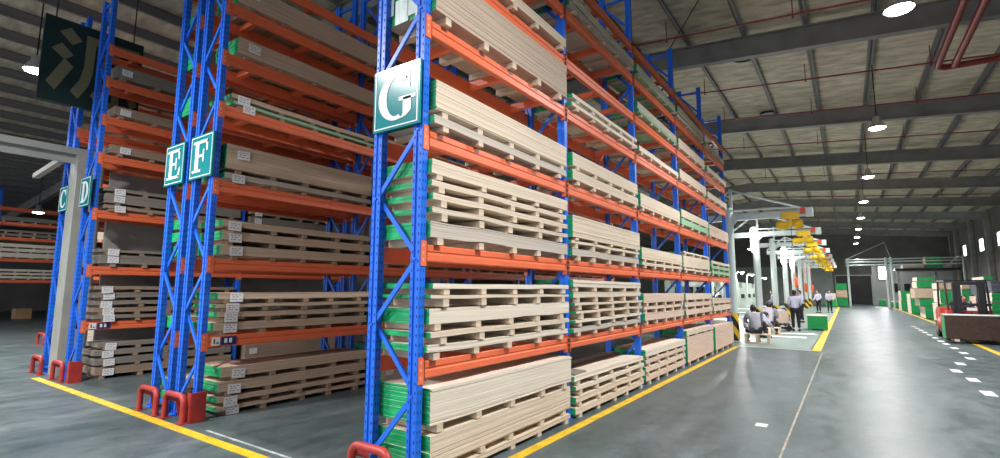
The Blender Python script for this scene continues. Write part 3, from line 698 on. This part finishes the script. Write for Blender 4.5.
def work_table(x, y, label, rz=0):
    t = thing('work_table', label, 'table', (x, y, 0), rz, 'low work tables')
    b = MB(); b.box(-1.2, 1.2, -.32, .32, .56, .60); b.build('tabletop', 'sheet', t)
    for sx in (-1.1, 1.1):
        for sy in (-.27, .27):
            b = MB(); b.box(sx - .03, sx + .03, sy - .03, sy + .03, 0, .56); b.build('leg', 'crane', t)
for k, (x, y) in enumerate(((-4.2, 18.4), (-4.2, 24.0), (-4.1, 29.6), (-4.1, 35.2))):
    work_table(x, y, '%s low work table with white top beside the jib crane columns' % cw[k], .1)
def bench(x, y, label, rz=0):
    t = thing('low_stool', label, 'seat', (x, y, 0), rz, 'low slatted stools')
    for z in (0, .26):
        b = MB()
        for k in range(3): b.box(-.34, .34, -.2 + .15 * k, -.1 + .15 * k, z, z + .025)
        b.build('slat_deck', 'batten', t)
    for s in (-.3, 0, .3):
        b = MB(); b.box(s - .035, s + .035, -.2, .2, .025, .26); b.build('stringer', 'batten', t)
bench(-2.28, 16.75, 'low brown slatted stool under the nearest seated worker', .05); bench(-2.32, 20.0, 'low brown slatted stool under the worker with the pink scarf', .05)
b = MB(); b.box(-.34, .34, -.45, .45, .05, .56, 0); b.box(-.35, .35, -.46, .46, .56, .59, 1)
for x in (-.25, .25): b.box(x - .05, x + .05, -.4, .4, 0, .05, 1)
o = b.build('green_board_block', ['bgreen', 'pale'], None, (-1.07, 24.0, 0)); o.rotation_euler = (0, 0, .05); tag(o, 'low bright green block of boards with pale top beside the yellow line', 'board bundle')
t = thing('trolley_cart', 'small cart with pale pinkish panel standing beside the standing worker', 'cart', (-2.16, 22.6, 0))
b = MB(); b.box(-.22, .22, -.03, .03, .3, .75); b.build('panel', 'pink', t); b = MB(); b.box(-.25, .25, -.2, .2, .22, .27)
for x in (-.2, .2): b.box(x - .02, x + .02, -.02, .02, .27, .75)
b.build('cart_frame', 'black', t)
for sx in (-.2, .2):
    for sy in (-.15, .15):
        b = MB(); b.tube([(sx, sy - .02, .1), (sx, sy + .02, .1)], .1, 12); b.tube([(sx, sy, .1), (sx, sy, .22)], .015, 6); b.build('wheel', 'rubber', t)
for k, (x, y, w) in enumerate(((-1.9, 19.5, .7), (-1.6, 21.2, .6))):
    b = MB(); b.box(-w, w, -.25, .25, .004, .02); o = b.build('veneer_sheet', 'sheet', None, (x, y, 0)); o.rotation_euler = (0, 0, .2 * k + .1); tag(o, '%s white veneer sheet lying on the work area floor' % ('nearer' if k == 0 else 'farther'), 'sheet', 'white veneer sheets on floor')
# hanging red-orange cloths among the columns
for k, (x, y, z) in enumerate(((-2.43, 33.95, 1.75), (-2.30, 39.6, 1.45), (-2.2, 45.25, 1.4))):
    b = MB(); b.tube([(0, 0, 0), (.02, 0, .08), (.02, 0, .5), (0, 0, .62)], [.05, .10, .11, .04], 10); b.tube([(0, 0, .6), (0, 0, 3.735 - z)], .015, 5)
    o = b.build('hanging_pendant', 'orangered', None, (x, y, z)); tag(o, '%s orange red pendant control hanging from a jib crane arm' % cw[k], 'pendant', 'orange red pendants')

# ---------------------------------------------------------------- people
def skinned(pts, edges, root=0, sub=1):
    names = list(pts); me = bpy.data.meshes.new('tmp'); me.from_pydata([pts[n][0] for n in names], [], [])
    me.edges.add(len(edges)); idx = {n: i for i, n in enumerate(names)}
    for i, (a, c) in enumerate(edges): me.edges[i].vertices = (idx[a], idx[c])
    me.update(); o = bpy.data.objects.new('tmp', me); COL.objects.link(o)
    o.modifiers.new('s', 'SKIN'); sl = me.skin_vertices[0].data
    for i, n in enumerate(names):
        r = pts[n][1]; sl[i].radius = r if isinstance(r, tuple) else (r, r); sl[i].use_root = i == root
    ss = o.modifiers.new('u', 'SUBSURF'); ss.levels = sub; ss.render_levels = sub
    dg = bpy.context.evaluated_depsgraph_get(); dg.update(); ev = o.evaluated_get(dg)
    out = bpy.data.meshes.new_from_object(ev); bpy.data.objects.remove(o); bpy.data.meshes.remove(me)
    for p in out.polygons: p.use_smooth = True
    return out
def merge(me, mb):
    b = MB(); b.v = [tuple(v.co) for v in me.vertices]; b.f = [list(p.vertices) for p in me.polygons]; b.m = [0] * len(b.f); b.sm = [True] * len(b.f)
    b.add(mb.v, mb.f); b.m[-len(mb.f):] = mb.m; b.sm[-len(mb.f):] = mb.sm
    return b
def V3(p): return Vector(p)
STAND = dict(pelvis=(0, 0, .86), spine=(0, 0, 1.03), chest=(0, .01, 1.22), neck=(0, .015, 1.36), head=(0, .035, 1.47), sh=(.165, 0, 1.29), el=(.215, .03, 1.05), wr=(.17, .22, .95), hip=(.085, 0, .83), kn=(.095, .02, .45), an=(.10, -.02, .08))
SEAT = dict(pelvis=(0, 0, .38), spine=(0, .05, .54), chest=(0, .14, .72), neck=(0, .21, .85), head=(0, .27, .94), sh=(.165, .15, .80), el=(.215, .30, .60), wr=(.11, .50, .56), hip=(.09, .02, .37), kn=(.15, .40, .44), an=(.14, .42, .08))
BEND = dict(pelvis=(0, 0, .42), spine=(0, .13, .54), chest=(0, .31, .62), neck=(0, .44, .66), head=(0, .53, .66), sh=(.16, .34, .66), el=(.2, .47, .45), wr=(.1, .62, .38), hip=(.09, .02, .40), kn=(.15, .38, .46), an=(.13, .40, .08))
def person(x, y, z, rz, pose, jacket, label, scarf=False, bun=False, sc=1.0):
    t = thing('person', label, 'person', (x, y, z), rz, 'workers'); t.scale = (sc, sc, sc); p = pose
    def mir(n, s): q = p[n]; return (q[0] * s, q[1], q[2])
    pts = {'pelvis': (p['pelvis'], (.10, .08)), 'spine': (p['spine'], (.085, .065)), 'chest': (p['chest'], (.095, .07)), 'neck': (p['neck'], .05), 'nk2': (tuple(V3(p['neck']).lerp(V3(p['head']), .5)), .045)}
    ed = [('pelvis', 'spine'), ('spine', 'chest'), ('chest', 'neck'), ('neck', 'nk2')]
    for s, c in ((1, 'r'), (-1, 'l')):
        pts['sh' + c] = (mir('sh', s), .052); pts['el' + c] = (mir('el', s), .038); pts['wr' + c] = (mir('wr', s), .024)
        d = (V3(mir('wr', s)) - V3(mir('el', s))).normalized(); pal = V3(mir('wr', s)) + d * .07; pts['pa' + c] = (tuple(pal), (.035, .016))
        pts['hi' + c] = (mir('hip', s), .080); pts['kn' + c] = (mir('kn', s), .052); pts['an' + c] = (mir('an', s), .034)
        a = mir('an', s); pts['he' + c] = ((a[0], a[1] - .02, .035), .03); pts['to' + c] = ((a[0] * 1.1, a[1] + .15, .025), .024)
        ed += [('chest', 'sh' + c), ('sh' + c, 'el' + c), ('el' + c, 'wr' + c), ('wr' + c, 'pa' + c), ('pelvis', 'hi' + c), ('hi' + c, 'kn' + c), ('kn' + c, 'an' + c), ('an' + c, 'he' + c), ('he' + c, 'to' + c)]
        side = d.cross(Vector((0, 0, 1))).normalized(); dn = d.cross(side).normalized()
        if dn.z > 0: dn = -dn
        for i, (off, ln) in enumerate(((-.026, .060), (-.009, .070), (.009, .066), (.026, .052))):
            r0 = pal + side * off + d * .012; pts['f%d%s' % (i, c)] = (tuple(r0), .0085)
            m1 = r0 + d * ln * .55 + dn * .012; pts['g%d%s' % (i, c)] = (tuple(m1), .0080); pts['h%d%s' % (i, c)] = (tuple(m1 + d * ln * .4 + dn * .03), .0065)
            ed += [('pa' + c, 'f%d%s' % (i, c)), ('f%d%s' % (i, c), 'g%d%s' % (i, c)), ('g%d%s' % (i, c), 'h%d%s' % (i, c))]
        th = V3(mir('wr', s)) + d * .03 - side * s * .03; pts['t0' + c] = (tuple(th), .010); pts['t1' + c] = (tuple(th + d * .035 - side * s * .022 + dn * .01), .0085); pts['t2' + c] = (tuple(th + d * .065 - side * s * .022 + dn * .025), .007)
        ed += [('wr' + c, 't0' + c), ('t0' + c, 't1' + c), ('t1' + c, 't2' + c)]
    me = skinned(pts, ed)
    h = V3(p['head']); hb = MB(); hb.sphere(h, (.075, .092, .112), 14)
    hb.sphere(h + Vector((0, .035, -.055)), (.052, .05, .055), 10); hb.sphere(h + Vector((0, .095, -.012)), (.013, .018, .022), 8)
    for s in (-1, 1):
        hb.sphere(h + Vector((s * .077, -.005, -.01)), (.010, .02, .03), 8); hb.sphere(h + Vector((s * .03, .084, .012)), (.011, .008, .007), 8, 1)
    hb.box(h.x - .02, h.x + .02, h.y + .074, h.y + .086, h.z - .058, h.z - .05, 2)
    body = merge(me, hb).build('body', ['skin', 'hair', 'scarf'], t)
    # jacket
    jp = {'hem': (tuple(V3(p['pelvis']).lerp(V3(p['spine']), -.35)), (.15, .12)), 'pelvis': (tuple(V3(p['pelvis']).lerp(V3(p['spine']), .3)), (.165, .125)), 'spine': (p['spine'], (.16, .12)), 'chest': (p['chest'], (.17, .125)), 'collar': (tuple(V3(p['chest']).lerp(V3(p['neck']), .8)), .075)}
    je = [('hem', 'pelvis'), ('pelvis', 'spine'), ('spine', 'chest'), ('chest', 'collar')]
    for s, c in ((1, 'r'), (-1, 'l')):
        jp['sh' + c] = (mir('sh', s), .078); jp['el' + c] = (mir('el', s), .060); jp['wr' + c] = (tuple(V3(mir('el', s)).lerp(V3(mir('wr', s)), .93)), .042); je += [('chest', 'sh' + c), ('sh' + c, 'el' + c), ('el' + c, 'wr' + c)]
    jm = skinned(jp, je); jm.materials.clear(); jm.materials.append(M[jacket]); put('jacket', jm, t)
    tp = {'pelvis': (tuple(V3(p['pelvis']) + Vector((0, 0, .02))), (.145, .115))}; te = []
    for s, c in ((1, 'r'), (-1, 'l')):
        tp['hi' + c] = (mir('hip', s), .10); tp['kn' + c] = (mir('kn', s), .070); tp['an' + c] = (tuple(V3(mir('kn', s)).lerp(V3(mir('an', s)), .93)), .055); te += [('pelvis', 'hi' + c), ('hi' + c, 'kn' + c), ('kn' + c, 'an' + c)]
    tm = skinned(tp, te); tm.materials.clear(); tm.materials.append(M['trouser']); put('trousers', tm, t)
    for s in (1, -1):
        a = mir('an', s); b = MB(); b.tube([(a[0], a[1] - .075, .04), (a[0], a[1] - .05, .045), (a[0] * 1.03, a[1] + .05, .042), (a[0] * 1.08, a[1] + .14, .034), (a[0] * 1.1, a[1] + .19, .03)], [.025, .042, .044, .042, .02], 10); b.build('shoe', 'black', t)
    hb = MB(); hb.sphere(h + Vector((0, -.018, .022)), (.086, .095, .106), 14)
    if bun: hb.sphere(h + Vector((0, -.10, .05)), .045, 10)
    hb.sphere(h + Vector((0, -.055, -.05)), (.06, .045, .07), 10); hb.build('hair', 'hair', t)
    if scarf:
        b = MB(); c = V3(p['neck']); b.tube([c + Vector((.075 * math.cos(a * math.pi / 8), .075 * math.sin(a * math.pi / 8), .01)) for a in range(17)], .035, 8, cap=False); b.build('scarf', 'scarf', t)
    return t
person(-1.72, 22.75, 0, .25, STAND, 'lilac', 'standing worker in lilac jacket and black trousers, back to camera', sc=1.0)
person(-1.95, 29.0, 0, 2.2, STAND, 'lilac', 'standing worker in lilac jacket beyond the nearest standing worker')
person(-2.32, 16.75, -.02, .3, SEAT, 'greycloth', 'nearest seated worker in grey lilac jacket on low stool', sc=1.08)
person(-2.36, 20.0, -.02, -.1, SEAT, 'greycloth', 'seated worker in grey jacket with pink scarf on low stool', scarf=True, bun=True, sc=1.1)
person(-2.75, 18.6, 0, -.9, BEND, 'lilac', 'worker in lilac jacket bending low behind the nearest seated worker', sc=1.1)
person(-2.55, 23.3, 0, -.7, BEND, 'lilac', 'crouching worker in pale jacket behind the worker with pink scarf', sc=1.1)
person(-1.75, 42.5, 0, 2.6, STAND, 'lilac', 'distant worker in pale jacket at left standing among the far cranes')
person(-1.1, 43.2, 0, -2.8, STAND, 'lilac', 'distant worker in pale jacket standing nearest to the far yellow line')
person(-3.4, 31.5, 0, 1.5, STAND, 'lilac', 'worker in pale jacket standing side on between the crane columns')

# ---------------------------------------------------------------- right side: bundles, forklift
def block(x, y, z, L, W, h, tone, label, rz=0, green='bgreen', gap=.06, name='board_bundle'):
    """long side along y, green ends facing -y"""
    t = thing(name, label, 'board bundle', (x, y, z), rz, 'board bundles along the right side'); rd = random.Random(int(x * 97 + z * 13 + y))
    b = MB(); n = max(3, int(h / .035))
    for k in range(n):
        a, c = rd.uniform(-.008, .008), rd.uniform(-.008, .008); z0, z1 = gap + h * k / n, gap + h * (k + .97) / n
        x0, x1, y0, y1 = -W / 2 + a, W / 2 + a, -L / 2 + c, L / 2 + c
        v = [(xx, yy, zz) for zz in (z0, z1) for yy in (y0, y1) for xx in (x0, x1)]
        b.add(v, [(0, 2, 3, 1), (4, 5, 7, 6), (0, 4, 6, 2), (1, 3, 7, 5)], 0); b.add(v, [(0, 1, 5, 4), (2, 6, 7, 3)], 1)
    me = b.mesh('board_stack', [tone, green]); put('board_stack', me, t)
    for j in range(3):
        b = MB(); b.box(-W / 2, W / 2, -.04, .04, 0, gap); b.build('batten', 'batten', t, (0, -L * .4 + L * .4 * j, 0))
    return t
def at(u, v, y):
    d = cf + cr * ((u - 500) / 497.11) + cu * ((229 - v) / 497.11); k = y / d.y
    return Vector((0, 0, 1.5504)) + d * k
RB = [  # u0, u1, v_top, v_bottom, y, tone, end material, label
 (901.5, 912.5, 291, 301, 51, 'pale', 'bgreen', 'upper green ended bundle of the far pair by the line'),
 (902, 912.5, 301, 311.5, 51, 'pale', 'bgreen', 'lower green ended bundle of the far pair by the line'),
 (917, 934, 277, 281.5, 37, 'pale', 'bgreen', 'topmost thin green ended bundle of the tall five high stack'),
 (917, 934, 281.5, 288.5, 37, 'pale', 'bgreen', 'second green ended bundle from top of the tall five high stack'),
 (915.5, 933, 288.5, 299, 37, 'tan', 'tan', 'brown bundle in the middle of the tall five high stack'),
 (920, 935, 299, 306.5, 37, 'pale', 'bgreen', 'fourth green ended bundle of the tall five high stack'),
 (926, 937.5, 306.5, 320.5, 37, 'pale', 'bgreen', 'bottom green ended bundle with pale grey side of the tall five high stack'),
 (939, 948, 283, 290, 33, 'pale', 'tan', 'pale beige bundle behind the forklift near the tall stack'),
 (948, 957, 283, 290.5, 33, 'tan', 'pink', 'beige bundle behind the forklift beside its mast'),
 (941, 955, 290.5, 304, 33, 'pale', 'bgreen', 'green ended bundle behind the forklift at its left'),
 (941, 955, 304, 322, 33, 'pale', 'bgreen', 'lowest green ended bundle behind the forklift at its left'),
 (963, 975, 306, 322, 31, 'pale', 'bgreen', 'lowest green ended bundle behind the forklift mast'),
 (963, 975, 290, 306, 31, 'pale', 'bgreen', 'green ended bundle behind the forklift mast'),
 (962, 975, 282.5, 290, 31, 'pink', 'tan', 'beige bundle on top of the green one behind the forklift mast'),
 (980.5, 991, 281, 296.5, 29, 'bluegrey', 'bluegrey', 'slate grey bundle right of the forklift mast'),
 (981, 992.5, 296.5, 318, 29, 'pink', 'pink', 'pinkish brown bundle under the slate grey one'),
 (992, 1008, 281, 293, 27, 'bluegrey', 'bluegrey', 'slate grey bundle at the right edge above the green ones'),
 (992.5, 1008, 293, 303, 27, 'pale', 'bgreen', 'upper green ended bundle at the right edge'),
 (993, 1008, 303, 318, 27, 'pale', 'bgreen', 'lower green ended bundle at the right edge'),
 (984, 993, 276.5, 281, 29, 'pale', 'bgreen', 'thin green ended bundle on top of the slate grey one'),
 (912, 918, 294, 316, 44, 'pale', 'bgreen', 'narrow green ended bundle between far pair and tall stack'),
 (890, 899, 302, 307, 60, 'pale', 'bgreen', 'small low pale and green bundle near the back wall door'),
 (879, 886, 300, 306, 66, 'pale', 'bgreen', 'tiny far bundle with green end by the back wall'),
]
stackz = {}
for (u0, u1, v0, v1, y, tone, end, lab) in RB:
    a, c = at(u0, v1, y), at(u1, v0, y); zb = max(0, a.z) if v1 < 305 or a.z > .25 else 0
    if (v1 >= 302): zb = 0 if a.z < .45 else a.z
    h = c.z - zb; L = 2.4
    if end == 'bgreen' and y > 60: L = 1.6
    block((a.x + c.x) / 2, y + L / 2, zb, L, c.x - a.x, h - .06, tone, lab, green=end)
# the load of film faced panels carried by the forklift
t2 = thing('panel_bundle', 'low bundle of brown film faced panels with white top on the forklift forks', 'board bundle', (3.62, 20.65, .06))
b = MB(); n = 24
for k in range(n): b.box(-1.24 + random.uniform(-.004, .004), 1.24, -.31, .31, .07 + .70 * k / n, .07 + .70 * (k + .98) / n, 0)
for s in (0,): b.box(-1.25, -1.244, -.31, .31, .07, .76, 1)
b.build('board_stack', ['filmply', 'green'], t2); b = MB(); b.box(-1.25, 1.25, -.315, .315, .775, .80); b.build('cover_sheet', 'white', t2)
for x in (-1.0, 0, 1.0): b = MB(); b.box(x - .06, x + .06, -.31, .31, 0, .07); b.build('batten', 'batten', t2)
def forklift(x, y, rz):
    t = thing('forklift', 'red and black forklift carrying brown panels at right', 'forklift', (x, y, 0), rz)
    # front towards -y
    b = MB()
    for s in (-1, 1): b.box(s * .29 - .10, s * .29 + .10, -.78, -.62, .08, 1.86); b.box(s * .27 - .06, s * .27 + .06, -.86, -.76, .1, 1.7)
    b.box(-.35, .35, -.74, -.66, 1.76, 1.86); b.box(-.5, .5, -.74, -.66, 1.1, 1.18); b.build('mast', 'black', t)
    b = MB()
    for z in (.35, .75): b.box(-.5, .5, -.92, -.86, z, z + .12)
    for k in range(5): b.box(-.46 + .22 * k, -.43 + .22 * k, -.91, -.87, .4, 1.25)
    b.build('carriage', 'black', t)
    for s in (-.3, .3): b = MB(); b.box(s - .06, s + .06, -1.75, -.9, .02, .055); b.box(s - .06, s + .06, -.94, -.89, .02, .8); b.build('fork', 'black', t)
    b = MB(); prof = [(-.6, .22), (1.0, .22), (1.3, .4), (1.32, .85), (1.05, 1.02), (.5, 1.0), (.45, .62), (-.2, .6), (-.3, .95), (-.6, .95)]
    b.prism(prof, lambda a, c, k: (-.55 + k, a, c), 1.1, 0); b.build('chassis', 'forkred', t)
    b = MB(); b.sphere((-.62, -.35, .5), (.16, .42, .28), 12); b.sphere((.62, -.35, .5), (.16, .42, .28), 12); b.build('fender', 'forkred', t)
    for sx in (-.5, .5):
        for sy, r in ((-.45, .33), (.85, .27)):
            b = MB(); b.tube([(sx - .11, sy, r), (sx + .11, sy, r)], r, 20); b.tube([(sx - .12, sy, r), (sx + .12, sy, r)], r * .5, 14, 1); b.build('wheel', ['rubber', 'steel'], t)
    b = MB()
    for s in (-.5, .5):
        b.bar((s, -.55, .95), (s, -.35, 1.9), .05, .06); b.bar((s, .95, 1.0), (s, .75, 1.9), .05, .06)
        b.bar((s, -.35, 1.9), (s, .75, 1.9), .05, .06)
    for k in range(6): b.bar((-.5, -.35 + .22 * k, 1.91), (.5, -.35 + .22 * k, 1.91), .04, .03)
    b.build('overhead_guard', 'black', t)
    b = MB(); b.box(-.26, .26, .05, .5, .62, .74); b.box(-.26, .26, .42, .55, .74, 1.2); b.build('seat', 'rubber', t)
    b = MB(); b.tube([(.2 * math.cos(a * math.pi / 8), -.1 + .15 * math.sin(a * math.pi / 8), 1.05 + .1 * math.sin(a * math.pi / 8)) for a in range(17)], .018, 6, cap=False); b.tube([(0, -.1, 1.05), (0, -.3, .7)], .02, 6); b.build('steering_wheel', 'black', t)
    b = MB(); b.box(-.12, .12, -.93, -.925, .95, 1.05); b.build('plate', 'paper', t)
    return t
forklift(3.14, 22.3, .04)
person(3.12, 22.5, .37, math.pi + .04, SEAT, 'greycloth', 'forklift driver in grey jacket seated behind the mast')
# far left clutter, far aisle stacks
for (u, y, z, w, h, m, nm, lab) in ((831, 58, 0, .9, .7, 'pale', 'bgreen', 'low green ended far bundle at the end of the work area'), (831, 58, .77, .8, .5, 'pale', 'pale', 'pale far bundle on the low green ended one at the end of the work area'),
        (842.5, 60, 0, .95, .8, 'pale', 'bgreen', 'lowest far bundle of the three high pile at the end of the work area'), (842.5, 60, .87, .9, .7, 'tan', 'tan', 'brown far bundle of the three high pile at the end of the work area'), (842.5, 60, 1.64, .9, .6, 'pale', 'bgreen', 'topmost green far bundle of the three high pile at the end of the work area')):
    a = at(u, 304, y); block(a.x, y + 1.3, z, 2.4, w, h, m, lab, green=nm)
b = MB(); b.box(-.4, .4, -.3, .3, 0, .5, 0); b.box(-.01, .01, -.305, -.3, 0, .5, 1); b.box(-.4, .4, -.03, .03, .5, .503, 1)
o = b.build('carton', ['box', 'batten'], None, (-34.6, 7.2, 0)); tag(o, 'brown carton on the floor under the distant rack at far left', 'carton')
for k in range(3):
    b = MB(); b.tube([(0, 0, 0), (.15 * (k - 1), .1, 1.0)], .12, 12); o = b.build('film_roll', 'sheet', None, (-33.9 + .05 * k, 8.4 + .6 * k, 0)); tag(o, '%s white film roll leaning under the distant rack at far left' % ('left', 'middle', 'right')[k], 'roll', 'white film rolls')
# pipe bridge and trusses near the back wall
t = thing('pipe_bridge', 'pale horizontal pipe bridge crossing before the back wall', 'pipe bridge', (5.2, 60, 0))
for z in (4.05, 4.35, 4.6): b = MB(); b.tube([(-5.2, 0, z), (3.6, 0, z)], .06, 8); b.build('pipe_run', 'crane', t)
for x in (-5.0, -2.0, -1.6, 3.5): b = MB(); b.tube([(x, 0, 0), (x, 0, 4.75)], .10, 10); b.build('leg', 'crane', t)
b = MB(); b.tube([(-5.0, 0, 4.7), (-2.0, 0, 6.2), (-1.6, 0, 4.7)], .035, 6); b.build('stay_rod', 'crane', t)
# mezzanine deck with stored bundles near the right wall
t = thing('mezzanine', 'dark raised deck before the back wall carrying green bundles', 'mezzanine', (8.0, 63.5, 0))
b = MB(); b.box(-4.0, .75, -1.5, 1.3, 3.55, 3.75); b.build('deck', 'black', t)
for x in (-3.8, -1.0, .6): b = MB(); b.box(x - .1, x + .1, -1.4, -1.2, 0, 3.55); b.build('leg', 'steel', t)
for k, (x, z, h, w) in enumerate(((6.95, 3.75, .6, 1.2), (6.9, 4.36, .45, 1.1), (5.4, 3.75, .4, 1.6))):
    block(x, 63.4, z, 2.0, w, h, 'pale', ('lower green bundle on the raised deck by the ladder', 'upper green bundle on the raised deck by the ladder', 'low bundle on the raised deck left of the green pair')[k], green='bgreen' if k < 2 else 'tan')
t = thing('ladder', 'small pale inclined ladder beside the green bundles on the raised deck', 'ladder', (7.7, 62.2, 3.75))
for y in (0, .4): b = MB(); b.bar((0, y, 0), (1.0, y, 1.1), .05, .06); b.build('rail', 'pale', t)
for k in range(5): b = MB(); b.bar((.15 + .18 * k, 0, .16 + .2 * k), (.15 + .18 * k, .4, .16 + .2 * k), .04, .04); b.build('rung', 'pale', t)
# loose boards on top of the low stack in the second bay, plastic wrap on the thick tan bundle
for k, (x, y, w, L, m, lab) in enumerate(((-3.27, 6.95, .20, 2.3, 'greybrown', 'long dark plank lying along the back of the floor stack in the second bay'), (-2.97, 5.86, .30, .34, 'greybrown', 'short dark board piece lying on the near end of the second bay floor stack'))):
    b = MB(); b.box(-w / 2, w / 2, -L / 2, L / 2, 0, .014); b.box(-w / 2 + .01, w / 2 - .005, -L / 2 + .01, L / 2 - .01, .014, .022)
    o = b.build('loose_board', m, None, (x, y, .508)); tag(o, lab, 'board')
